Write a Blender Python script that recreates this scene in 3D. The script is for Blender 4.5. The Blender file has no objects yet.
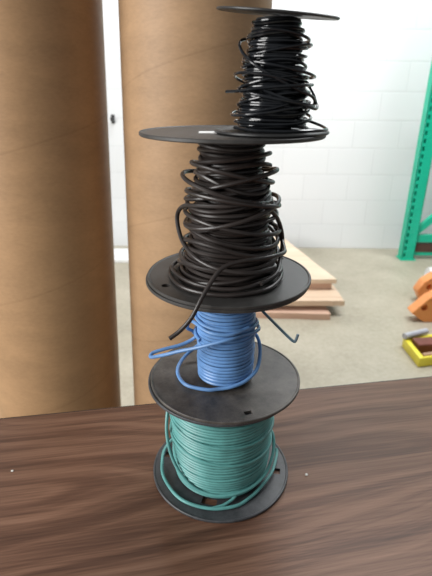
import bpy, bmesh, math, random
from mathutils import Vector, Matrix

scene = bpy.context.scene
COL = scene.collection
PI = math.pi

# ------------------------------------------------------------------ helpers
def link(name, me, mats, parent=None, loc=None):
    o = bpy.data.objects.new(name, me)
    COL.objects.link(o)
    for m in (mats if isinstance(mats, (list, tuple)) else [mats]):
        me.materials.append(m)
    if parent is not None:
        o.parent = parent
    if loc is not None:
        o.location = loc
    return o

def finish(bm, name, mats, parent=None, loc=None, smooth=True, angle=35):
    bmesh.ops.recalc_face_normals(bm, faces=bm.faces[:])
    if smooth:
        for f in bm.faces:
            f.smooth = True
        a = math.radians(angle)
        for e in bm.edges:
            if len(e.link_faces) == 2 and e.calc_face_angle(0) > a:
                e.smooth = False
    me = bpy.data.meshes.new(name)
    bm.to_mesh(me)
    bm.free()
    return link(name, me, mats, parent, loc)

def thing(name, label, cat, loc=(0, 0, 0), rz=0, group=None):
    o = bpy.data.objects.new(name, None)
    COL.objects.link(o)
    o.location = loc
    o.rotation_euler = (0, 0, rz)
    o.empty_display_size = 0.05
    tag(o, label, cat, group)
    return o

def tag(o, label, cat, group=None):
    o['label'] = label
    o['category'] = cat
    if group:
        o['group'] = group
    return o

def structure(o):
    o['kind'] = 'structure'
    return o

def add_box(bm, x0, x1, y0, y1, z0, z1, mat=None):
    vs = [bm.verts.new((x, y, z)) for z in (z0, z1) for y in (y0, y1) for x in (x0, x1)]
    if mat is not None:
        for v in vs:
            v.co = mat @ v.co
    for q in ((0, 2, 3, 1), (4, 5, 7, 6), (0, 1, 5, 4), (2, 6, 7, 3), (0, 4, 6, 2), (1, 3, 7, 5)):
        bm.faces.new([vs[i] for i in q])
    return vs

def add_prism(bm, pts, z0, z1, fn=None):
    fn = fn or (lambda a, b, c: (a, b, c))
    lo = [bm.verts.new(fn(a, b, z0)) for a, b in pts]
    hi = [bm.verts.new(fn(a, b, z1)) for a, b in pts]
    n = len(pts)
    bm.faces.new(lo[::-1])
    bm.faces.new(hi)
    for i in range(n):
        j = (i + 1) % n
        bm.faces.new((lo[i], lo[j], hi[j], hi[i]))

def bevel_all(bm, w, seg=2):
    bmesh.ops.bevel(bm, geom=bm.edges[:], offset=w, segments=seg, affect='EDGES', profile=0.5)

def lathe_ring(bm, prof, n=128):
    """closed (r, z) profile spun about z."""
    rings = []
    for i in range(n):
        a = 2 * PI * i / n
        rings.append([bm.verts.new((r * math.cos(a), r * math.sin(a), z)) for r, z in prof])
    m = len(prof)
    for i in range(n):
        A, B = rings[i], rings[(i + 1) % n]
        for k in range(m):
            l = (k + 1) % m
            bm.faces.new((A[k], B[k], B[l], A[l]))

def sweep(bm, pts, rad, sides=8, cap=True):
    """a round wire along a polyline."""
    pts = [Vector(p) for p in pts]
    n = len(pts)
    T = []
    for i in range(n):
        t = pts[min(i + 1, n - 1)] - pts[max(i - 1, 0)]
        T.append(t.normalized())
    ref = Vector((0, 0, 1)) if abs(T[0].z) < 0.9 else Vector((1, 0, 0))
    N = (ref - T[0] * ref.dot(T[0])).normalized()
    prev = None
    first = None
    for i in range(n):
        N = (N - T[i] * N.dot(T[i]))
        N.normalize()
        B = T[i].cross(N)
        ring = [bm.verts.new(pts[i] + (N * math.cos(2 * PI * k / sides) + B * math.sin(2 * PI * k / sides)) * rad)
                for k in range(sides)]
        if prev:
            for k in range(sides):
                l = (k + 1) % sides
                bm.faces.new((prev[k], prev[l], ring[l], ring[k]))
        else:
            first = ring
        prev = ring
    if cap:
        bm.faces.new(first[::-1])
        bm.faces.new(prev)

def spline(P, sub=10):
    P = [Vector(p) for p in P]
    out = []
    n = len(P)
    for i in range(n - 1):
        p0 = P[i - 1] if i else P[0] * 2 - P[1]
        p1, p2 = P[i], P[i + 1]
        p3 = P[i + 2] if i + 2 < n else P[-1] * 2 - P[-2]
        for k in range(sub):
            t = k / sub
            out.append(0.5 * ((2 * p1) + (p2 - p0) * t + (2 * p0 - 5 * p1 + 4 * p2 - p3) * t * t
                              + (3 * p1 - p0 - 3 * p2 + p3) * t ** 3))
    out.append(P[-1])
    return out

def cyl(L):
    """(angle in degrees, radius, z) -> xyz"""
    return [(r * math.cos(math.radians(a)), r * math.sin(math.radians(a)), z) for a, r, z in L]

def lerp_profile(prof, z):
    if z <= prof[0][0]:
        return prof[0][1]
    for (a, ra), (b, rb) in zip(prof, prof[1:]):
        if z <= b:
            return ra + (rb - ra) * (z - a) / (b - a)
    return prof[-1][1]

class Wob:
    """a smooth random signal, one new value each turn."""
    def __init__(s, rng, n, amp, step=1.0):
        s.v = [rng.uniform(-amp, amp) for _ in range(int(n / step) + 4)]
        s.step = step
    def __call__(s, t):
        t = t / s.step
        i = int(t)
        f = t - i
        f = f * f * (3 - 2 * f)
        return s.v[i] * (1 - f) + s.v[i + 1] * f

def wind(rng, prof, z0, z1, turns, zmin, zmax, tilt=0.0, jit=0.0, steps=48, rmin=0.0, phase=0.0):
    tl, ph, jr = Wob(rng, turns, tilt), Wob(rng, turns, PI), Wob(rng, turns, jit, 0.7)
    ex, ey = Wob(rng, turns, jit * 0.8), Wob(rng, turns, jit * 0.8)
    pts = []
    N = int(turns * steps)
    for i in range(N + 1):
        t = i / steps
        a = 2 * PI * t + phase
        z = z0 + (z1 - z0) * i / N
        z += tl(t) * math.sin(a + ph(t))
        z = min(max(z, zmin), zmax)
        r = max(lerp_profile(prof, z) + jr(t), rmin)
        pts.append((r * math.cos(a) + ex(t), r * math.sin(a) + ey(t), z))
    return pts

def boolean_cut(o, cutters):
    """drill the cutter meshes out of o; the cutters are thrown away."""
    for c in cutters:
        m = o.modifiers.new('cut', 'BOOLEAN')
        m.operation = 'DIFFERENCE'
        m.solver = 'EXACT'
        m.object = c
    bpy.context.view_layer.update()
    dg = bpy.context.evaluated_depsgraph_get()
    me = bpy.data.meshes.new_from_object(o.evaluated_get(dg))
    o.modifiers.clear()
    old = o.data
    o.data = me
    bpy.data.meshes.remove(old)
    for c in cutters:
        d = c.data
        bpy.data.objects.remove(c)
        bpy.data.meshes.remove(d)

# ------------------------------------------------------------------ materials
def new_mat(name):
    m = bpy.data.materials.new(name)
    m.use_nodes = True
    nt = m.node_tree
    return m, nt, nt.nodes['Principled BSDF']

def N(nt, kind, **kw):
    n = nt.nodes.new(kind)
    for k, v in kw.items():
        if k in n.inputs:
            n.inputs[k].default_value = v
        else:
            setattr(n, k, v)
    return n

def ramp(nt, fac, stops):
    r = nt.nodes.new('ShaderNodeValToRGB')
    e = r.color_ramp.elements
    while len(e) > 1:
        e.remove(e[-1])
    e[0].position, e[0].color = stops[0][0], (*stops[0][1], 1)
    for p, c in stops[1:]:
        k = e.new(p)
        k.color = (*c, 1)
    nt.links.new(fac, r.inputs['Fac'])
    return r

def coords(nt, scale=(1, 1, 1), rot=(0, 0, 0), loc=(0, 0, 0)):
    tc = N(nt, 'ShaderNodeTexCoord')
    mp = N(nt, 'ShaderNodeMapping')
    mp.inputs['Scale'].default_value = scale
    mp.inputs['Rotation'].default_value = rot
    mp.inputs['Location'].default_value = loc
    nt.links.new(tc.outputs['Object'], mp.inputs['Vector'])
    return mp.outputs['Vector']

def bump(nt, bs, height, strength, dist=0.001):
    b = N(nt, 'ShaderNodeBump')
    b.inputs['Strength'].default_value = strength
    b.inputs['Distance'].default_value = dist
    nt.links.new(height, b.inputs['Height'])
    nt.links.new(b.outputs['Normal'], bs.inputs['Normal'])

def mottled(name, c1, c2, scale=20, rough=0.6, bstr=0.0, bdist=0.001, stretch=(1, 1, 1), spec=0.5, metal=0.0, detail=4):
    m, nt, bs = new_mat(name)
    v = coords(nt, stretch)
    n = N(nt, 'ShaderNodeTexNoise', Scale=scale, Detail=detail, Roughness=0.6)
    nt.links.new(v, n.inputs['Vector'])
    r = ramp(nt, n.outputs['Fac'], [(0.3, c1), (0.7, c2)])
    nt.links.new(r.outputs['Color'], bs.inputs['Base Color'])
    bs.inputs['Roughness'].default_value = rough
    bs.inputs['Specular IOR Level'].default_value = spec
    bs.inputs['Metallic'].default_value = metal
    if bstr:
        bump(nt, bs, n.outputs['Fac'], bstr, bdist)
    return m

def flange_plastic(name, c1, c2, rough, wear=0.0):
    m, nt, bs = new_mat(name)
    v = coords(nt)
    n = N(nt, 'ShaderNodeTexNoise', Scale=48, Detail=8, Roughness=0.78)
    nt.links.new(v, n.inputs['Vector'])
    n2 = N(nt, 'ShaderNodeTexNoise', Scale=900, Detail=2)
    nt.links.new(v, n2.inputs['Vector'])
    r = ramp(nt, n.outputs['Fac'], [(0.3, c1), (0.62, c2), (0.85, tuple(min(1, x * (1.3 + wear)) for x in c2))])
    nt.links.new(r.outputs['Color'], bs.inputs['Base Color'])
    rr = N(nt, 'ShaderNodeMapRange')
    rr.inputs['To Min'].default_value = rough - 0.1
    rr.inputs['To Max'].default_value = rough + 0.12
    nt.links.new(n.outputs['Fac'], rr.inputs['Value'])
    nt.links.new(rr.outputs['Result'], bs.inputs['Roughness'])
    bump(nt, bs, n2.outputs['Fac'], 0.25, 0.0003)
    return m

def wire_mat(name, c, rough, var=0.25, spec=0.5):
    return mottled(name, tuple(x * (1 - var) for x in c), tuple(min(1, x * (1 + var)) for x in c), 60, rough, spec=spec, detail=2)

M = {}
M['teal_wire'] = wire_mat('teal_insulation', (0.105, 0.31, 0.295), 0.42, 0.16)
M['blue_wire'] = wire_mat('blue_insulation', (0.125, 0.265, 0.52), 0.36, 0.18)
M['brown_wire'] = wire_mat('dark_brown_insulation', (0.026, 0.020, 0.018), 0.36, 0.25)
M['black_wire'] = wire_mat('glossy_black_insulation', (0.009, 0.010, 0.012), 0.15, 0.3)
M['slate_wire'] = wire_mat('slate_insulation', (0.12, 0.19, 0.24), 0.45)
M['flange_teal'] = flange_plastic('worn_charcoal_plastic', (0.022, 0.023, 0.026), (0.068, 0.070, 0.076), 0.46, 0.5)
M['flange_blue'] = flange_plastic('scuffed_charcoal_plastic', (0.018, 0.016, 0.015), (0.100, 0.088, 0.078), 0.46, 0.8)
M['flange_brown'] = flange_plastic('matte_black_plastic', (0.024, 0.023, 0.022), (0.052, 0.049, 0.046), 0.46)
M['flange_black'] = flange_plastic('smooth_black_plastic', (0.014, 0.014, 0.015), (0.028, 0.028, 0.028), 0.4)
M['core'] = mottled('black_core_plastic', (0.01, 0.01, 0.01), (0.02, 0.02, 0.02), 40, 0.6)
M['label'] = mottled('white_label_paper', (0.75, 0.74, 0.72), (0.85, 0.85, 0.84), 60, 0.7)
M['copper'] = mottled('copper_strand', (0.6, 0.28, 0.15), (0.75, 0.4, 0.22), 300, 0.35, metal=1.0)

# walnut laminate
def wood_laminate():
    m, nt, bs = new_mat('walnut_laminate')
    L = nt.links.new
    v = coords(nt, (1, 1, 1))
    big = N(nt, 'ShaderNodeTexNoise', Scale=1.0, Detail=2, Roughness=0.45)
    L(coords(nt, (2.1, 6.5, 1), loc=(0.37, 0.9, 0)), big.inputs['Vector'])
    sep = N(nt, 'ShaderNodeSeparateXYZ')
    L(v, sep.inputs[0])
    a = N(nt, 'ShaderNodeMath', operation='MULTIPLY')
    L(big.outputs['Fac'], a.inputs[0]); a.inputs[1].default_value = 0.13
    # cathedral figure: the grain runs round an axis line of the board
    sh = N(nt, 'ShaderNodeMath', operation='ADD'); L(sep.outputs['Y'], sh.inputs[0]); sh.inputs[1].default_value = 0.1252
    sq = N(nt, 'ShaderNodeMath', operation='MULTIPLY_ADD'); L(sh.outputs[0], sq.inputs[0]); L(sh.outputs[0], sq.inputs[1]); sq.inputs[2].default_value = 0.00018
    rt = N(nt, 'ShaderNodeMath', operation='SQRT'); L(sq.outputs[0], rt.inputs[0])
    sl = N(nt, 'ShaderNodeMath', operation='MULTIPLY_ADD'); L(sep.outputs['X'], sl.inputs[0]); sl.inputs[1].default_value = 0.075; L(rt.outputs[0], sl.inputs[2])
    b = N(nt, 'ShaderNodeMath', operation='ADD')
    L(sl.outputs[0], b.inputs[0]); L(a.outputs[0], b.inputs[1])
    c = N(nt, 'ShaderNodeMath', operation='MULTIPLY')
    L(b.outputs[0], c.inputs[0]); c.inputs[1].default_value = 62.0
    # bands of irregular width: one-dimensional noise of the warped height
    comb = N(nt, 'ShaderNodeCombineXYZ')
    L(c.outputs[0], comb.inputs['Y'])
    band = N(nt, 'ShaderNodeTexNoise', Scale=1.0, Detail=3, Roughness=0.65)
    L(comb.outputs[0], band.inputs['Vector'])
    fine = N(nt, 'ShaderNodeTexNoise', Scale=1.0, Detail=4, Roughness=0.7)
    L(coords(nt, (9, 420, 1)), fine.inputs['Vector'])
    mid = N(nt, 'ShaderNodeTexNoise', Scale=1.0, Detail=3, Roughness=0.6)
    L(coords(nt, (4, 60, 1)), mid.inputs['Vector'])
    m1 = N(nt, 'ShaderNodeMix'); m1.inputs['Factor'].default_value = 0.30
    L(band.outputs['Fac'], m1.inputs['A']); L(mid.outputs['Fac'], m1.inputs['B'])
    m2 = N(nt, 'ShaderNodeMix'); m2.inputs['Factor'].default_value = 0.32
    L(m1.outputs['Result'], m2.inputs['A']); L(fine.outputs['Fac'], m2.inputs['B'])
    r = ramp(nt, m2.outputs['Result'], [(0.35, (0.050, 0.023, 0.014)), (0.46, (0.108, 0.052, 0.032)),
                                        (0.53, (0.160, 0.082, 0.051)), (0.63, (0.22, 0.119, 0.077))])
    L(r.outputs['Color'], bs.inputs['Base Color'])
    bs.inputs['Roughness'].default_value = 0.45
    bs.inputs['Specular IOR Level'].default_value = 0.28
    bump(nt, bs, fine.outputs['Fac'], 0.12, 0.0003)
    return m
M['laminate'] = wood_laminate()
M['edge_band'] = mottled('dark_edge_band', (0.02, 0.012, 0.009), (0.035, 0.02, 0.015), 30, 0.5)
M['steel_leg'] = mottled('brown_painted_steel', (0.05, 0.04, 0.035), (0.07, 0.055, 0.05), 20, 0.5)

# kraft tube: spiral-wound paper with a faint seam
def kraft(name, base, R, pitch, phase):
    m, nt, bs = new_mat(name)
    L = nt.links.new
    v = coords(nt)
    sep = N(nt, 'ShaderNodeSeparateXYZ'); L(v, sep.inputs[0])
    at = N(nt, 'ShaderNodeMath', operation='ARCTAN2')
    L(sep.outputs['Y'], at.inputs[0]); L(sep.outputs['X'], at.inputs[1])
    k = N(nt, 'ShaderNodeMath', operation='MULTIPLY'); L(at.outputs[0], k.inputs[0]); k.inputs[1].default_value = -1 / (2 * PI)
    zz = N(nt, 'ShaderNodeMath', operation='MULTIPLY_ADD'); L(sep.outputs['Z'], zz.inputs[0])
    zz.inputs[1].default_value = 1 / pitch; zz.inputs[2].default_value = phase
    s = N(nt, 'ShaderNodeMath', operation='ADD'); L(zz.outputs[0], s.inputs[0]); L(k.outputs[0], s.inputs[1])
    fr = N(nt, 'ShaderNodeMath', operation='FRACT'); L(s.outputs[0], fr.inputs[0])
    n = N(nt, 'ShaderNodeTexNoise', Scale=1.0, Detail=5, Roughness=0.65); L(coords(nt, (9, 9, 22)), n.inputs['Vector'])
    f = N(nt, 'ShaderNodeTexNoise', Scale=1.0, Detail=3, Roughness=0.7); L(coords(nt, (90, 90, 260)), f.inputs['Vector'])
    mx = N(nt, 'ShaderNodeMix'); mx.inputs['Factor'].default_value = 0.4
    L(n.outputs['Fac'], mx.inputs['A']); L(f.outputs['Fac'], mx.inputs['B'])
    lo = tuple(x * 0.86 for x in base); hi = tuple(x * 1.13 for x in base)
    r = ramp(nt, mx.outputs['Result'], [(0.35, lo), (0.65, hi)])
    seam = ramp(nt, fr.outputs[0], [(0.0, (0.90, 0.89, 0.88)), (0.010, (0.90, 0.89, 0.88)), (0.018, (1, 1, 1)), (1.0, (1, 1, 1))])
    mm = N(nt, 'ShaderNodeMix', data_type='RGBA', blend_type='MULTIPLY'); mm.inputs['Factor'].default_value = 1
    L(r.outputs['Color'], mm.inputs['A']); L(seam.outputs['Color'], mm.inputs['B'])
    L(mm.outputs['Result'], bs.inputs['Base Color'])
    bs.inputs['Roughness'].default_value = 0.55
    bs.inputs['Specular IOR Level'].default_value = 0.35
    bump(nt, bs, mx.outputs['Result'], 0.25, 0.002)
    return m
M['kraft_a'] = kraft('kraft_paper_wide', (0.36, 0.215, 0.11), 0.163, 0.30, 0.40)
M['kraft_b'] = kraft('kraft_paper_narrow', (0.375, 0.235, 0.13), 0.148, 0.28, 0.55)

# painted block wall
def block_wall():
    m, nt, bs = new_mat('white_painted_block')
    L = nt.links.new
    tc = N(nt, 'ShaderNodeTexCoord')
    sep = N(nt, 'ShaderNodeSeparateXYZ'); L(tc.outputs['Object'], sep.inputs[0])
    cb = N(nt, 'ShaderNodeCombineXYZ'); L(sep.outputs['X'], cb.inputs['X']); L(sep.outputs['Z'], cb.inputs['Y'])
    mp = N(nt, 'ShaderNodeMapping'); mp.inputs['Location'].default_value = (0.181, 0.0, 0)
    L(cb.outputs[0], mp.inputs['Vector'])
    br = N(nt, 'ShaderNodeTexBrick')
    br.inputs['Scale'].default_value = 1.0
    br.inputs['Brick Width'].default_value = 0.33
    br.inputs['Row Height'].default_value = 0.19
    br.inputs['Mortar Size'].default_value = 0.006
    br.inputs['Mortar Smooth'].default_value = 0.6
    br.inputs['Color1'].default_value = (0.80, 0.82, 0.84, 1)
    br.inputs['Color2'].default_value = (0.83, 0.85, 0.87, 1)
    br.inputs['Mortar'].default_value = (0.77, 0.79, 0.81, 1)
    L(mp.outputs[0], br.inputs['Vector'])
    n = N(nt, 'ShaderNodeTexNoise', Scale=60, Detail=5); L(tc.outputs['Object'], n.inputs['Vector'])
    L(br.outputs['Color'], bs.inputs['Base Color'])
    inv = N(nt, 'ShaderNodeMath', operation='SUBTRACT'); inv.inputs[0].default_value = 1
    L(br.outputs['Fac'], inv.inputs[1])
    ad = N(nt, 'ShaderNodeMath', operation='MULTIPLY_ADD'); L(n.outputs['Fac'], ad.inputs[0]); ad.inputs[1].default_value = 0.12
    L(inv.outputs[0], ad.inputs[2])
    bump(nt, bs, ad.outputs[0], 0.3, 0.003)
    bs.inputs['Roughness'].default_value = 0.55
    return m
M['wall'] = block_wall()

def concrete():
    m, nt, bs = new_mat('concrete_floor')
    L = nt.links.new
    v = coords(nt)
    n = N(nt, 'ShaderNodeTexNoise', Scale=2.2, Detail=8, Roughness=0.65); L(v, n.inputs['Vector'])
    n2 = N(nt, 'ShaderNodeTexNoise', Scale=45, Detail=4, Roughness=0.7); L(v, n2.inputs['Vector'])
    mx = N(nt, 'ShaderNodeMix'); mx.inputs['Factor'].default_value = 0.35
    L(n.outputs['Fac'], mx.inputs['A']); L(n2.outputs['Fac'], mx.inputs['B'])
    r = ramp(nt, mx.outputs['Result'], [(0.34, (0.28, 0.25, 0.185)), (0.5, (0.385, 0.345, 0.265)), (0.66, (0.48, 0.435, 0.345))])
    L(r.outputs['Color'], bs.inputs['Base Color'])
    bs.inputs['Roughness'].default_value = 0.45
    bump(nt, bs, n2.outputs['Fac'], 0.1, 0.001)
    return m
M['concrete'] = concrete()

M['board_pale'] = mottled('pale_raw_pine', (0.60, 0.46, 0.33), (0.72, 0.58, 0.44), 3, 0.65, stretch=(1, 8, 8))
M['board_pink'] = mottled('pinkish_raw_wood', (0.48, 0.30, 0.22), (0.62, 0.42, 0.31), 3, 0.65, stretch=(1, 8, 8))
M['board_tan'] = mottled('tan_raw_wood', (0.55, 0.39, 0.27), (0.68, 0.52, 0.38), 3, 0.65, stretch=(1, 8, 8))
M['rack'] = mottled('green_rack_enamel', (0.004, 0.47, 0.29), (0.008, 0.55, 0.35), 8, 0.35)
M['plank_dark'] = mottled('dark_brown_wood', (0.06, 0.028, 0.02), (0.10, 0.05, 0.035), 5, 0.7, stretch=(1, 6, 6))
M['orange'] = mottled('orange_paint', (0.70, 0.25, 0.07), (0.82, 0.33, 0.11), 12, 0.4)
M['yellow'] = mottled('yellow_paint', (0.78, 0.66, 0.04), (0.9, 0.78, 0.08), 12, 0.4)
M['rust'] = mottled('rust_red_wood', (0.11, 0.03, 0.02), (0.22, 0.065, 0.045), 9, 0.6)
M['grey_metal'] = mottled('grey_zinc', (0.38, 0.38, 0.42), (0.52, 0.52, 0.56), 14, 0.4)
M['tan_block'] = mottled('tan_wood_block', (0.34, 0.20, 0.12), (0.46, 0.29, 0.18), 14, 0.6)
M['white_paper'] = mottled('white_paper_roll', (0.78, 0.79, 0.8), (0.86, 0.86, 0.87), 10, 0.6)
M['white_board'] = mottled('white_melamine', (0.78, 0.79, 0.79), (0.86, 0.86, 0.86), 6, 0.4)
M['black_metal'] = mottled('black_iron', (0.02, 0.02, 0.02), (0.05, 0.05, 0.05), 20, 0.5)
M['plaster'] = mottled('white_crumb', (0.7, 0.68, 0.62), (0.85, 0.83, 0.78), 200, 0.8)

# ------------------------------------------------------------------ the room
bm = bmesh.new(); add_box(bm, -5, 5, -3, 3.47, -0.1, 0)
structure(finish(bm, 'floor', M['concrete'], smooth=False))
bm = bmesh.new(); add_box(bm, -5, 5, 3.47, 3.62, 0, 4.2)
structure(finish(bm, 'wall_back', M['wall'], smooth=False))

# ------------------------------------------------------------------ table
YAW = math.radians(10)
tab = thing('table', 'walnut laminate work table holding the tower of wire spools', 'table', (0.001, 0.51, 0), YAW)
bm = bmesh.new(); add_box(bm, -0.92, 0.92, -0.76, -0.002, 0.7205, 0.75)
bevel_all(bm, 0.0012, 2)
finish(bm, 'tabletop', M['laminate'], tab)
bm = bmesh.new()
add_box(bm, -0.922, 0.922, -0.002, 0.0, 0.720, 0.7492)
o = finish(bm, 'edge_band', M['edge_band'], tab, smooth=False)
for sx in (-1, 1):
    for y in (-0.68, -0.08):
        bm = bmesh.new()
        sweep(bm, [(sx * 0.78, y, 0.72), (sx * 0.78, y, 0.3), (sx * 0.80, y, 0.0)], 0.014, 12)
        finish(bm, 'leg', M['steel_leg'], tab)

# ------------------------------------------------------------------ cardboard tubes
def tube(label, x, y, R, H, lean, mat, tr):
    n = 160
    w = 0.007
    bm = bmesh.new()
    rings = []
    zs = [H * i / 24 for i in range(25)]
    for r in (R, R - w):
        rings.append([[bm.verts.new((lean * z + r * math.cos(2 * PI * k / n), r * math.sin(2 * PI * k / n), z)) for k in range(n)] for z in zs])
    for ri in (0, 1):
        for i in range(24):
            for k in range(n):
                l = (k + 1) % n
                bm.faces.new((rings[ri][i][k], rings[ri][i][l], rings[ri][i + 1][l], rings[ri][i + 1][k]))
    for i in (0, 24):
        for k in range(n):
            l = (k + 1) % n
            bm.faces.new((rings[0][i][k], rings[0][i][l], rings[1][i][l], rings[1][i][k]))
    o = finish(bm, 'cardboard_tube', mat, None, (x, y, 0), True, 40)
    o.rotation_euler = (0, 0, math.radians(tr))
    return o
t1 = tube('', -0.437, 1.05, 0.160, 1.75, 0.034, M['kraft_a'], 0)
tag(t1, 'tall brown cardboard tube at the far left, cut off by the photo edge', 'cardboard tube', 'cardboard tubes standing behind the table')
t2 = tube('', -0.081, 1.05, 0.150, 1.75, 0.0275, M['kraft_b'], 0)
tag(t2, 'tall brown cardboard tube standing directly behind the tower of spools', 'cardboard tube', 'cardboard tubes standing behind the table')

# ------------------------------------------------------------------ spools
def flange(name, parent, R, t, z, mat, holes=(), lip=0.0006, tilt=None, seed=0, center=0.008):
    bm = bmesh.new()
    prof = [(center, 0), (R - 0.0007, 0), (R, 0.0007), (R, t - 0.0005), (R - 0.0005, t), (R - 0.0016, t), (R - 0.0024, t - lip), (center, t - lip)]
    lathe_ring(bm, prof, 160)
    o = finish(bm, name, mat, parent, (0, 0, z), True, 30)
    if holes:
        cs = []
        for kind, a, r, s in holes:
            b = bmesh.new()
            if kind == 'round':
                bmesh.ops.create_cone(b, cap_ends=True, segments=20, radius1=s, radius2=s, depth=0.03)
            else:
                add_box(b, -s[0], s[0], -s[1], s[1], -0.015, 0.015)
            me = bpy.data.meshes.new('c'); b.to_mesh(me); b.free()
            c = bpy.data.objects.new('c', me); COL.objects.link(c)
            ar = math.radians(a)
            # the boolean runs in world space
            base = parent.matrix_basis @ Matrix.Translation((r * math.cos(ar), r * math.sin(ar), z)) @ Matrix.Rotation(ar, 4, 'Z')
            c.matrix_world = base
            cs.append(c)
        bpy.context.view_layer.update()
        boolean_cut(o, cs)
    if tilt:
        o.rotation_euler = tilt
    return o

def core(parent, R, z0, z1):
    bm = bmesh.new()
    lathe_ring(bm, [(0.008, z0), (R, z0), (R, z1), (0.008, z1)], 48)
    return finish(bm, 'core', M['core'], parent)

GR = 'wire spools stacked on the table'

# --- teal
S = thing('wire_spool', 'bottom spool of the tower, wound with teal green wire, standing on the table', 'wire spool', (0.007, 0.3855, 0.75), 0, GR)
H = 0.117
flange('flange', S, 0.073, 0.003, 0, M['flange_teal'],
       [('slot', 257, 0.050, (0.0045, 0.0075)), ('slot', 352, 0.0605, (0.004, 0.004)), ('slot', 166, 0.060, (0.004, 0.004)), ('slot', 75, 0.055, (0.004, 0.006))])
flange('flange', S, 0.073, 0.003, H - 0.003, M['flange_teal'])
core(S, 0.040, 0.003, H - 0.003)
rng = random.Random(3)
w = 0.00155
prof = [(0.003, 0.0470), (0.012, 0.0485), (0.03, 0.0500), (0.09, 0.0505), (0.114, 0.0505)]
bm = bmesh.new()
inner = wind(rng, prof, 0.0046, H - 0.0048, 32.5, 0.0046, H - 0.0048, 0.0004, 0.0004, 72)
back = wind(rng, [(z, r + 0.0024) for z, r in prof], H - 0.0056, 0.04, 3.3, 0.0055, H - 0.0055, 0.0045, 0.0005, 72)
sweep(bm, inner + back[2:], w, 8)
finish(bm, 'wire_coil', M['teal_wire'], S)
bm = bmesh.new()
P = cyl([(100, 0.0535, 0.085), (150, 0.0535, 0.088), (172, 0.0540, 0.084), (186, 0.0560, 0.072), (196, 0.0575, 0.055), (208, 0.0560, 0.036),
         (225, 0.0535, 0.022), (245, 0.0520, 0.0145), (270, 0.0515, 0.0125), (300, 0.0520, 0.014), (325, 0.0535, 0.018), (342, 0.0550, 0.026),
         (356, 0.0560, 0.034), (10, 0.0550, 0.042), (40, 0.0535, 0.048)])
sweep(bm, spline(P, 12), w * 1.08, 10)
finish(bm, 'loose_wire', M['teal_wire'], S)
bm = bmesh.new()
P = cyl([(120, 0.0600, 0.012), (140, 0.0640, 0.009), (161, 0.0655, 0.0065), (178, 0.0640, 0.0052), (200, 0.0632, 0.0048), (230, 0.0629, 0.0046), (258, 0.0607, 0.0046),
         (284, 0.0582, 0.0046), (303, 0.0545, 0.0050), (320, 0.0540, 0.0080), (340, 0.0560, 0.0095), (353, 0.0580, 0.0095), (8, 0.0625, 0.0095), (14, 0.0645, 0.011)])
sweep(bm, spline(P, 12), w * 1.08, 10)
finish(bm, 'loose_wire', M['teal_wire'], S)
bm = bmesh.new()
P = cyl([(262, 0.0600, 0.0046), (272, 0.0560, 0.0048), (281, 0.0520, 0.0060), (287, 0.0500, 0.0090)])
sweep(bm, spline(P, 8), w, 10)
finish(bm, 'wire_end', M['teal_wire'], S)

# --- blue
S = thing('wire_spool', 'spool of bright blue wire, second from the bottom of the tower', 'wire spool', (0.010, 0.3855, 0.867), 0, GR)
H = 0.108
flange('flange', S, 0.0735, 0.003, 0, M['flange_blue'], [('slot', 288, 0.0625, (0.0025, 0.0035))])
flange('flange', S, 0.073, 0.003, H - 0.003, M['flange_brown'], [('round', 210, 0.062, 0.0036)])
core(S, 0.022, 0.003, H - 0.003)
rng = random.Random(8)
w = 0.00165
prof = [(0.003, 0.0258), (0.02, 0.0262), (0.105, 0.0262)]
bm = bmesh.new()
inner = wind(rng, prof, 0.0047, H - 0.0048, 27.5, 0.0047, H - 0.0048, 0.0005, 0.0003, 64)
back = wind(rng, [(z, r + 0.0028) for z, r in prof], H - 0.008, 0.05, 2.6, 0.0055, H - 0.0055, 0.0015, 0.0003, 64)
sweep(bm, inner + back[2:], w, 8)
finish(bm, 'wire_coil', M['blue_wire'], S)
# loop low on the flange
bm = bmesh.new()
P = cyl([(95, 0.034, 0.030), (125, 0.040, 0.020), (150, 0.0455, 0.011), (170, 0.0475, 0.0065), (188, 0.0465, 0.0050), (211, 0.0433, 0.0048), (238, 0.0350, 0.0050), (258, 0.0305, 0.0060),
         (282, 0.0295, 0.0080), (310, 0.0300, 0.0110), (338, 0.0320, 0.0160), (0, 0.0335, 0.0260), (15, 0.0330, 0.0380), (40, 0.0310, 0.0460)])
sweep(bm, spline(P, 12), w * 1.05, 10)
finish(bm, 'loose_wire', M['blue_wire'], S)
# loop thrown out to the left
ox, oy, oz = 0.010, 0.3855, 0.867
bm = bmesh.new()
P = [(0.020, 0.410, 0.924), (0.036, 0.397, 0.924), (0.0410, 0.386, 0.922), (0.0370, 0.3740, 0.9240), (0.0260, 0.3620, 0.9270), (0.0100, 0.3540, 0.9260), (-0.0150, 0.3580, 0.9160), (-0.0330, 0.3660, 0.9070), (-0.0480, 0.3740, 0.8980),
      (-0.0625, 0.385, 0.8885), (-0.0620, 0.390, 0.890), (-0.052, 0.392, 0.893), (-0.033, 0.394, 0.898), (-0.020, 0.396, 0.905), (-0.0215, 0.391, 0.914),
     (-0.027, 0.386, 0.921), (-0.024, 0.384, 0.929), (-0.019, 0.375, 0.932), (-0.006, 0.3590, 0.931), (0.012, 0.3545, 0.931), (0.030, 0.363, 0.934)]
P = [(a - ox, b - oy, c - oz) for a, b, c in P]
sweep(bm, spline(P, 12), w * 1.05, 10)
finish(bm, 'loose_wire', M['blue_wire'], S)
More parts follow.
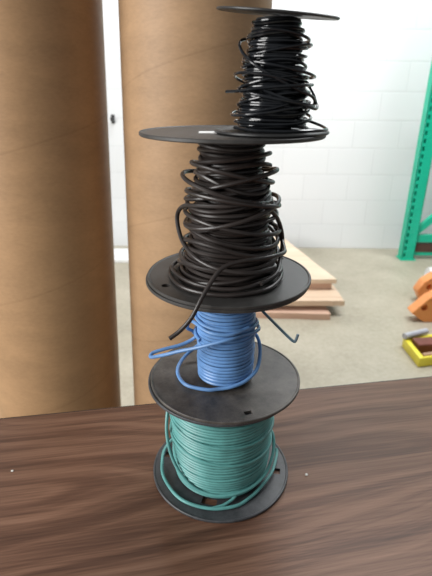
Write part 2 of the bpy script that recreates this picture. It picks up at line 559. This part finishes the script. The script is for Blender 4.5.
# bent grey tail at the right
bm = bmesh.new()
P = [(0.022, 0.412, 0.957), (0.032, 0.405, 0.948), (0.043, 0.395, 0.937), (0.057, 0.388, 0.9245), (0.070, 0.384, 0.9125), (0.0745, 0.383, 0.9090), (0.0765, 0.383, 0.9095), (0.0785, 0.384, 0.9160)]
P = [(a - ox, b - oy, c - oz) for a, b, c in P]
sweep(bm, spline(P, 6), 0.0014, 10)
tag_o = finish(bm, 'wire_tail', M['slate_wire'], S)
tag_o['label'] = 'grey blue bent wire tail'

# --- brown
S = thing('wire_spool', 'messy spool of thick dark brown wire, third from the bottom of the tower', 'wire spool', (0.0115, 0.3855, 0.975), 0, GR)
H = 0.1236
flange('flange', S, 0.073, 0.003, 0, M['flange_brown'], [('round', 210, 0.062, 0.0036), ('round', 38, 0.0655, 0.003)])
flange('flange', S, 0.0736, 0.003, H - 0.003, M['flange_brown'])
core(S, 0.020, 0.003, H - 0.003)
rng = random.Random(21)
w = 0.00185
prof = [(0.003, 0.0435), (0.010, 0.0410), (0.020, 0.0378), (0.033, 0.0352), (0.069, 0.0305), (0.095, 0.0268), (0.109, 0.0255), (0.121, 0.0250)]
zl, zh = 0.0053, H - 0.0053
def shr(d):
    return [(z, r + d) for z, r in prof]
bm = bmesh.new()
pts = wind(rng, shr(-0.0035), zl, zh, 30, zl, zh, 0.001, 0.0005, 56, 0.0225)
p2 = wind(rng, shr(-0.0002), zh, zl + 0.002, 25, zl, zh, 0.0065, 0.0016, 56, 0.0240)
p3 = wind(rng, shr(0.0032), zl + 0.001, zh - 0.016, 15, zl, zh, 0.0125, 0.0034, 56, 0.0265)
sweep(bm, pts + p2[3:], w, 8)
sweep(bm, p3, w, 8)
finish(bm, 'wire_coil', M['brown_wire'], S)
# slumped turns at the base
bm = bmesh.new()
P = cyl([(60, 0.045, 0.012), (110, 0.047, 0.010), (150, 0.050, 0.0075), (180, 0.0525, 0.0053), (215, 0.0545, 0.0048), (242, 0.0560, 0.0047), (270, 0.0550, 0.0047), (300, 0.0530, 0.0050), (325, 0.0490, 0.0056),
         (350, 0.0465, 0.0070), (380, 0.0455, 0.009), (430, 0.0455, 0.0085), (480, 0.0470, 0.0095), (530, 0.0490, 0.0095), (560, 0.0500, 0.0090), (600, 0.0505, 0.0082), (640, 0.0500, 0.0080), (690, 0.0470, 0.011), (720, 0.0450, 0.0140)])
sweep(bm, spline(P, 12), w, 10)
finish(bm, 'loose_wire', M['brown_wire'], S)
ox, oy, oz = 0.0115, 0.3855, 0.975
# big loop standing out to the left
bm = bmesh.new()
P = [(0.03, 0.352, 1.048), (0.005, 0.350, 1.046), (-0.015, 0.360, 1.044), (-0.0275, 0.376, 1.0400), (-0.0335, 0.384, 1.0310), (-0.0325, 0.380, 1.019), (-0.0265, 0.368, 1.0085), (-0.014, 0.350, 1.0020), (0.004, 0.339, 0.998), (0.028, 0.3375, 0.996), (0.048, 0.350, 0.996)]
P = [(a - ox, b - oy, c - oz) for a, b, c in P]
sweep(bm, spline(P, 12), w, 10)
finish(bm, 'loose_wire', M['brown_wire'], S)
# tail: round the right side, across the front and down past the flange
bm = bmesh.new()
P = [(0.035, 0.418, 1.030), (0.048, 0.403, 1.022), (0.0555, 0.388, 1.012), (0.0575, 0.372, 1.006), (0.055, 0.355, 1.0075), (0.0455, 0.340, 1.0095), (0.032, 0.331, 1.0100), (0.019, 0.326, 1.0100),
     (0.0065, 0.3215, 1.0072), (-0.0010, 0.317, 1.0010), (-0.0105, 0.308, 0.9870), (-0.018, 0.3025, 0.9735), (-0.0265, 0.300, 0.9640), (-0.0340, 0.298, 0.9585)]
P = [(a - ox, b - oy, c - oz) for a, b, c in P]
sweep(bm, spline(P, 12), w * 0.93, 12)
finish(bm, 'loose_wire', M['brown_wire'], S)
# right-hand loop
bm = bmesh.new()
P = [(0.036, 0.355, 1.046), (0.047, 0.368, 1.036), (0.0545, 0.380, 1.022), (0.0575, 0.384, 1.008), (0.0560, 0.378, 0.995), (0.050, 0.358, 0.988), (0.036, 0.342, 0.985)]
P = [(a - ox, b - oy, c - oz) for a, b, c in P]
sweep(bm, spline(P, 12), w, 10)
finish(bm, 'loose_wire', M['brown_wire'], S)
for zc, r, tl, ph, ex, ey, a0 in ((0.092, 0.0335, 0.0080, 200, 0.001, -0.002, 60), (0.080, 0.0370, 0.0100, 170, -0.003, -0.001, 110), (0.071, 0.0390, 0.0070, 215, 0.002, -0.001, 80),
                                  (0.060, 0.0395, 0.0110, 10, 0.001, -0.001, 100), (0.052, 0.0405, 0.0080, 185, 0.002, 0.0, 70), (0.086, 0.0345, 0.0090, 340, 0.003, -0.001, 120)):
    bm = bmesh.new()                    # slack turns standing off the winding
    P = []
    for k in range(15):
        a = a0 + 340 * k / 14
        rr = r - (0.006 if k in (0, 14) else 0.002 if k in (1, 13) else 0)
        P.append((rr * math.cos(math.radians(a)) + ex, rr * math.sin(math.radians(a)) + ey, zc + tl * math.cos(math.radians(a - ph))))
    sweep(bm, spline(P, 8), w, 10)
    finish(bm, 'loose_wire', M['brown_wire'], S)
# paper label on top
bm = bmesh.new()
add_box(bm, -0.0262, -0.012, -0.016, 0.002, H - 0.0006, H - 0.0003)
finish(bm, 'paper_label', M['label'], S, smooth=False)

# --- black
S = thing('wire_spool', 'small spool of glossy black wire on top of the tower', 'wire spool', (0.0415, 0.374, 1.0986), 0, GR)
H = 0.0808
flange('flange', S, 0.0440, 0.0022, 0, M['flange_black'], lip=0.0003, center=0.006)
flange('flange', S, 0.0435, 0.0018, H - 0.0018, M['flange_black'], [('slot', 15, 0.030, (0.004, 0.003)), ('round', 195, 0.030, 0.003), ('round', 105, 0.030, 0.003)],
       lip=0.0003, tilt=(math.radians(6.3), math.radians(4.0), 0), center=0.006)
core(S, 0.0150, 0.0022, H - 0.004)
rng = random.Random(5)
w = 0.00112
prof = [(0.002, 0.0260), (0.015, 0.0245), (0.03, 0.0240), (0.045, 0.0215), (0.065, 0.0178), (0.08, 0.0170)]
zl, zh = 0.0037, H - 0.0055
bm = bmesh.new()
pts = wind(rng, [(z, r - 0.002) for z, r in prof], zl, zh, 32, zl, zh, 0.0006, 0.0003, 48, 0.0160)
p2 = wind(rng, prof, zh, zl + 0.001, 25, zl, zh, 0.0034, 0.0009, 48, 0.0172)
p3 = wind(rng, [(z, r + 0.0022) for z, r in prof], zl + 0.002, zh - 0.006, 12, zl, zh, 0.0065, 0.0018, 48, 0.0185)
sweep(bm, pts + p2[3:], w, 8)
sweep(bm, p3, w, 8)
finish(bm, 'wire_coil', M['black_wire'], S)
bm = bmesh.new()       # strand slanting down across the front
P = cyl([(120, 0.022, 0.066), (165, 0.0245, 0.064), (190, 0.0268, 0.059), (215, 0.0265, 0.051), (245, 0.0262, 0.043), (275, 0.0265, 0.036), (305, 0.0280, 0.030), (335, 0.0300, 0.026), (355, 0.0310, 0.021), (380, 0.0285, 0.016)])
sweep(bm, spline(P, 10), w, 10)
finish(bm, 'loose_wire', M['black_wire'], S)
bm = bmesh.new()       # end sticking out at the left
P = [(0.027, -0.010, 0.034), (0.018, -0.0235, 0.0335), (0.000, -0.0280, 0.0325), (-0.016, -0.0250, 0.0310), (-0.027, -0.018, 0.0295), (-0.0355, -0.010, 0.0290)]
sweep(bm, spline(P, 10), w, 10)
finish(bm, 'loose_wire', M['black_wire'], S)
bm = bmesh.new()       # loop lying on the flange, right
P = cyl([(60, 0.030, 0.012), (35, 0.034, 0.009), (10, 0.0385, 0.0058), (350, 0.0415, 0.0038), (335, 0.0415, 0.0036), (318, 0.0405, 0.0036), (295, 0.0380, 0.0036), (270, 0.036, 0.0036), (240, 0.0345, 0.0038), (205, 0.032, 0.0045)])
sweep(bm, spline(P, 10), w, 10)
finish(bm, 'loose_wire', M['black_wire'], S)
bm = bmesh.new()       # loop on the right side of the winding
P = cyl([(250, 0.0285, 0.030), (285, 0.0292, 0.024), (315, 0.031, 0.020), (340, 0.033, 0.018), (357, 0.0325, 0.023), (375, 0.030, 0.032), (395, 0.0285, 0.038)])
sweep(bm, spline(P, 10), w, 10)
finish(bm, 'loose_wire', M['black_wire'], S)

for zc, r, tl, ph, ex, ey, a0 in ((0.0440, 0.0265, 0.0050, 190, 0.003, -0.001, 100), (0.0560, 0.0235, 0.0040, 350, 0.002, 0.0, 80), (0.0250, 0.0285, 0.0055, 170, 0.002, -0.001, 120),
                                  (0.0180, 0.0290, 0.0050, 20, -0.002, -0.001, 60), (0.0350, 0.0265, 0.0065, 215, -0.003, 0.0, 90), (0.0660, 0.0205, 0.0035, 200, 0.003, -0.001, 110)):
    bm = bmesh.new()
    P = []
    for k in range(15):
        a = a0 + 340 * k / 14
        rr = r - (0.004 if k in (0, 14) else 0.0015 if k in (1, 13) else 0)
        P.append((rr * math.cos(math.radians(a)) + ex, rr * math.sin(math.radians(a)) + ey, zc + tl * math.cos(math.radians(a - ph))))
    sweep(bm, spline(P, 8), w, 10)
    finish(bm, 'loose_wire', M['black_wire'], S)

# crumbs on the table
for nm, (x, y), s, seed, lab in (('plaster_crumb', (0.0990, 0.3740), 0.0016, 1, 'tiny white crumb on the table to the right of the spools'),
                                 ('plaster_crumb', (-0.2170, 0.3750), 0.0014, 2, 'tiny white crumb on the table near its left photo edge')):
    bm = bmesh.new()
    bmesh.ops.create_icosphere(bm, subdivisions=2, radius=s)
    r_ = random.Random(seed)
    for v in bm.verts:
        v.co *= r_.uniform(0.8, 1.15)
        v.co.z *= 0.6
    zmin = min(v.co.z for v in bm.verts)
    tag(finish(bm, nm, M['plaster'], None, (x, y, 0.75 - zmin)), lab, 'crumb')

# ------------------------------------------------------------------ boards on the floor
def board(label, pts, z0, z1, mat, seed):
    bm = bmesh.new()
    r_ = random.Random(seed)
    out = []
    n = len(pts)
    for i in range(n):                      # slightly ragged sawn edges
        a, b = Vector(pts[i]), Vector(pts[(i + 1) % n])
        for k in range(6):
            p = a.lerp(b, k / 6)
            if k:
                p += Vector((r_.uniform(-.003, .003), r_.uniform(-.003, .003)))
            out.append((p.x, p.y))
    add_prism(bm, out, z0, z1)
    o = finish(bm, 'wooden_board', mat, smooth=False)
    return tag(o, label, 'board', 'sawn boards stacked on the floor by the wall')
board('pinkish sawn board lowest of the floor pile, against the concrete', [(0.10, 2.235), (0.618, 2.215), (0.585, 2.62), (0.10, 2.64)], 0.0, 0.035, M['board_pink'], 1)
bm = bmesh.new(); add_box(bm, 0.14, 0.60, 2.36, 2.58, 0.035, 0.062)
tag(finish(bm, 'wooden_block', M['plank_dark'], smooth=False), 'dark wooden block wedged between the lowest boards of the floor pile', 'wooden block')
board('tan sawn board with a pointed right end, second lowest of the floor pile', [(0.10, 2.25), (0.62, 2.262), (0.700, 2.262), (0.690, 2.47), (0.62, 2.95), (0.10, 2.95)], 0.062, 0.092, M['board_tan'], 2)
board('thin reddish board just under the topmost pale board of the pile', [(0.11, 2.425), (0.664, 2.430), (0.52, 3.10), (0.11, 3.12)], 0.092, 0.134, M['board_pink'], 3)
board('wide pale board lying topmost on the floor pile', [(0.09, 2.395), (0.683, 2.408), (0.526, 3.04), (0.480, 3.23), (0.09, 3.25)], 0.134, 0.160, M['board_pale'], 4)

# white strip lying by the wall, seen between the tubes
bm = bmesh.new(); add_box(bm, -0.90, -0.52, 3.08, 3.34, 0, 0.022); bevel_all(bm, 0.002, 1)
tag(finish(bm, 'white_board', M['white_board'], smooth=False), 'white flat board on the floor seen between the two cardboard tubes', 'board')
# black wall hook between the tubes
bk = thing('wall_hook', 'small black iron hook on the white wall between the tubes', 'hook', (-0.745, 3.47, 0.945))
bm = bmesh.new(); add_box(bm, -0.012, 0.012, -0.006, 0, -0.03, 0.03); finish(bm, 'plate', M['black_metal'], bk, smooth=False)
bm = bmesh.new(); sweep(bm, spline([(0, -0.004, 0.0), (0, -0.03, -0.004), (0.0, -0.05, -0.004), (0, -0.058, 0.012)], 6), 0.008, 10); finish(bm, 'hook_arm', M['black_metal'], bk)

# ------------------------------------------------------------------ pallet rack
RK = thing('pallet_rack', 'green steel pallet rack frame standing against the white wall at right', 'pallet rack', (1.364, 3.2, 0))
def column(x0):
    h = 3.0
    bm = bmesh.new()
    y0, y1 = 0.0, 0.075
    xs = [0, 0.011, 0.025, 0.065, 0.079, 0.09]
    for a, b in ((0, 1), (2, 5)):
        add_box(bm, x0 + xs[a], x0 + xs[b], y0, y0 + 0.003, 0.006, h)
    for a, b in ((1, 2),):
        z = 0.006
        while z < h:
            add_box(bm, x0 + xs[a], x0 + xs[b], y0, y0 + 0.003, z, min(z + 0.022, h))
            z += 0.05
    add_box(bm, x0, x0 + 0.003, y0, y1, 0.006, h)
    add_box(bm, x0 + 0.087, x0 + 0.09, y0, y1, 0.006, h)
    add_box(bm, x0 + 0.003, x0 + 0.087, 0.030, 0.033, 0.006, h)
    finish(bm, 'upright', M['rack'], RK, smooth=False)
    bm = bmesh.new(); add_box(bm, x0 - 0.008, x0 + 0.105, -0.012, 0.09, 0, 0.006)
    finish(bm, 'base_plate', M['rack'], RK, smooth=False)
column(0.0)
column(1.05)
def brace(p, q, wd, th):
    p, q = Vector(p), Vector(q)
    d = q - p
    L = d.length
    mt = Matrix.Translation(p) @ d.to_track_quat('X', 'Y').to_matrix().to_4x4()
    bm = bmesh.new()
    # open channel: web and two flanges
    add_box(bm, 0, L, -wd / 2, wd / 2, -0.002, 0.002, mt)
    add_box(bm, 0, L, -wd / 2, -wd / 2 + 0.003, 0.002, th, mt)
    add_box(bm, 0, L, wd / 2 - 0.003, wd / 2, 0.002, th, mt)
    finish(bm, 'brace', M['rack'], RK, smooth=False)
def flat(x0, x1, z0, z1):
    bm = bmesh.new(); add_box(bm, x0, x1, 0.028, 0.062, z0, z1); finish(bm, 'brace', M['rack'], RK, smooth=False)
flat(0.09, 1.05, 0.130, 0.185)
flat(0.09, 1.05, 0.030, 0.055)
flat(0.09, 1.05, 1.20, 1.25)
bm = bmesh.new()
d = Vector((0.96, 0, 0.95)); mt = Matrix.Translation((0.085, 0.045, 0.20)) @ Matrix.Rotation(-math.atan2(0.95, 0.96), 4, 'Y')
add_box(bm, 0, d.length, -0.018, 0.018, -0.022, 0.022, mt)
finish(bm, 'diagonal_brace', M['rack'], RK, smooth=False)
bm = bmesh.new(); add_box(bm, 1.46, 2.40, 3.225, 3.265, 0.055, 0.118)
tag(finish(bm, 'wooden_plank', M['plank_dark'], smooth=False), 'dark brown plank lying on the lowest green brace of the rack', 'plank')

# ------------------------------------------------------------------ things at the right edge
def bracket(label, pts, y0, y1, hole):
    bm = bmesh.new()
    add_prism(bm, pts, y0, y1, lambda a, b, c: (a, c, b))
    bevel_all(bm, 0.003, 1)
    o = finish(bm, 'steel_bracket', M['orange'], smooth=True, angle=30)
    cs = []
    b = bmesh.new(); bmesh.ops.create_cone(b, cap_ends=True, segments=24, radius1=hole[2], radius2=hole[2], depth=0.05)
    me = bpy.data.meshes.new('c'); b.to_mesh(me); b.free()
    c = bpy.data.objects.new('c', me); COL.objects.link(c)
    c.matrix_world = Matrix.Translation((hole[0], y0, hole[1])) @ Matrix.Rotation(PI / 2, 4, 'X')
    bpy.context.view_layer.update()
    boolean_cut(o, [c])
    return tag(o, label, 'bracket', 'orange steel brackets on the floor')
bracket('orange steel bracket with a round hole, just behind the yellow tray', [(1.045, .052), (1.122, .138), (1.20, .185), (1.30, .20), (1.30, 0), (1.120, 0)], 2.2, 2.27, (1.108, .086, .018))
bracket('orange steel bracket behind the other, farther from the yellow tray', [(1.172, .07), (1.202, .128), (1.25, .165), (1.38, .22), (1.38, 0), (1.21, 0)], 2.45, 2.52, (1.235, .100, .017))
bm = bmesh.new()
sweep(bm, [(1.385, 2.80, 0.045), (1.387, 2.80, 0.045), (1.70, 2.84, 0.045)], 0.045, 32)
tag(finish(bm, 'paper_roll', M['white_paper'], angle=50), 'white roll lying on the floor behind the orange brackets', 'roll')

TR = thing('tray', 'yellow open metal tray on the concrete floor at the right edge', 'tray', (0, 0, 0))
outl = [(0.905, 1.945), (0.910, 1.755), (1.45, 1.885), (1.45, 2.08)]
cx = sum(p[0] for p in outl) / 4; cy = sum(p[1] for p in outl) / 4
bm = bmesh.new()
def inset(p, d):
    v = Vector((cx - p[0], cy - p[1]))
    return (p[0] + math.copysign(d * 1.3, v.x), p[1] + math.copysign(d, v.y))
ins = [inset(p, 0.018) for p in outl]
h = 0.048
lo = [bm.verts.new((x, y, 0.0)) for x, y in outl]; hi = [bm.verts.new((x, y, h)) for x, y in outl]
ih = [bm.verts.new((x, y, h)) for x, y in ins]; il = [bm.verts.new((x, y, 0.008)) for x, y in ins]
bm.faces.new(lo[::-1]); bm.faces.new(il)
for i in range(4):
    j = (i + 1) % 4
    bm.faces.new((lo[i], lo[j], hi[j], hi[i])); bm.faces.new((hi[i], hi[j], ih[j], ih[i])); bm.faces.new((ih[i], ih[j], il[j], il[i]))
bevel_all(bm, 0.004, 2)
finish(bm, 'tray_body', M['yellow'], TR)
bm = bmesh.new()
mt = Matrix.Translation((0.938, 1.880, 0.008)) @ Matrix.Rotation(math.radians(6), 4, 'Z')
add_box(bm, 0, 0.42, -0.034, 0.034, 0, 0.056, mt); bevel_all(bm, 0.003, 1)
tag(finish(bm, 'wooden_block', M['rust'], smooth=False), 'rust red wooden block lying inside the yellow tray', 'wooden block')
bm = bmesh.new()
sweep(bm, [(0.903, 1.928, 0.063), (0.95, 1.9475, 0.0635), (0.985, 1.962, 0.064), (1.03, 1.981, 0.064)], 0.0150, 24)
tag(finish(bm, 'metal_rod', M['grey_metal'], angle=50), 'grey metal rod laid over the left rim of the yellow tray', 'rod')
bm = bmesh.new()
mt = Matrix.Translation((0.945, 1.800, 0.008)) @ Matrix.Rotation(math.radians(14), 4, 'Z')
add_box(bm, 0, 0.11, -0.010, 0.012, 0, 0.035, mt); bevel_all(bm, 0.003, 1)
tag(finish(bm, 'wooden_batten', M['tan_block'], smooth=False), 'short tan wooden batten inside the front of the yellow tray', 'batten')

# ------------------------------------------------------------------ light
wd = bpy.data.worlds.new('daylight')
scene.world = wd
wd.use_nodes = True
wd.node_tree.nodes['Background'].inputs['Color'].default_value = (0.93, 0.97, 1.0, 1)
wd.node_tree.nodes['Background'].inputs['Strength'].default_value = 0.24
def area(name, loc, target, sx, sy, power, col=(1, 1, 1)):
    l = bpy.data.lights.new(name, 'AREA')
    l.shape = 'RECTANGLE'; l.size = sx; l.size_y = sy; l.energy = power; l.color = col
    o = bpy.data.objects.new(name, l); COL.objects.link(o)
    o.location = loc
    o.rotation_euler = (Vector(target) - Vector(loc)).to_track_quat('-Z', 'Y').to_euler()
    o['kind'] = 'helper'
    return o
area('window_light', (-2.4, -0.6, 1.75), (0.0, 0.7, 1.1), 1.7, 1.7, 118, (1.0, 0.99, 0.97))
area('ceiling_lamp', (1.0, 2.3, 3.6), (1.0, 3.1, 0), 3.2, 0.8, 158, (0.97, 0.99, 1.0))

# ------------------------------------------------------------------ camera
p, r = 0.40349, 0.0102
F = Vector((0, math.cos(p), -math.sin(p))); U0 = Vector((0, math.sin(p), math.cos(p))); R0 = Vector((1, 0, 0))
Rv = R0 * math.cos(r) + U0 * math.sin(r)
Uv = U0 * math.cos(r) - R0 * math.sin(r)
cam = bpy.data.cameras.new('camera')
co = bpy.data.objects.new('camera', cam); COL.objects.link(co)
co.matrix_world = Matrix(((Rv.x, Uv.x, -F.x, 0), (Rv.y, Uv.y, -F.y, 0), (Rv.z, Uv.z, -F.z, 1.127), (0, 0, 0, 1)))
cam.sensor_fit = 'HORIZONTAL'
cam.sensor_width = 36
cam.lens = 36 * 458.4 / 432
cam.clip_start = 0.02
cam.dof.use_dof = True
cam.dof.focus_distance = 0.42
cam.dof.aperture_fstop = 15
scene.camera = co
scene.view_settings.view_transform = 'Standard'
scene.view_settings.look = 'None'
scene.view_settings.gamma = 1.0
scene.view_settings.use_curve_mapping = False
scene.view_settings.exposure = 0.0
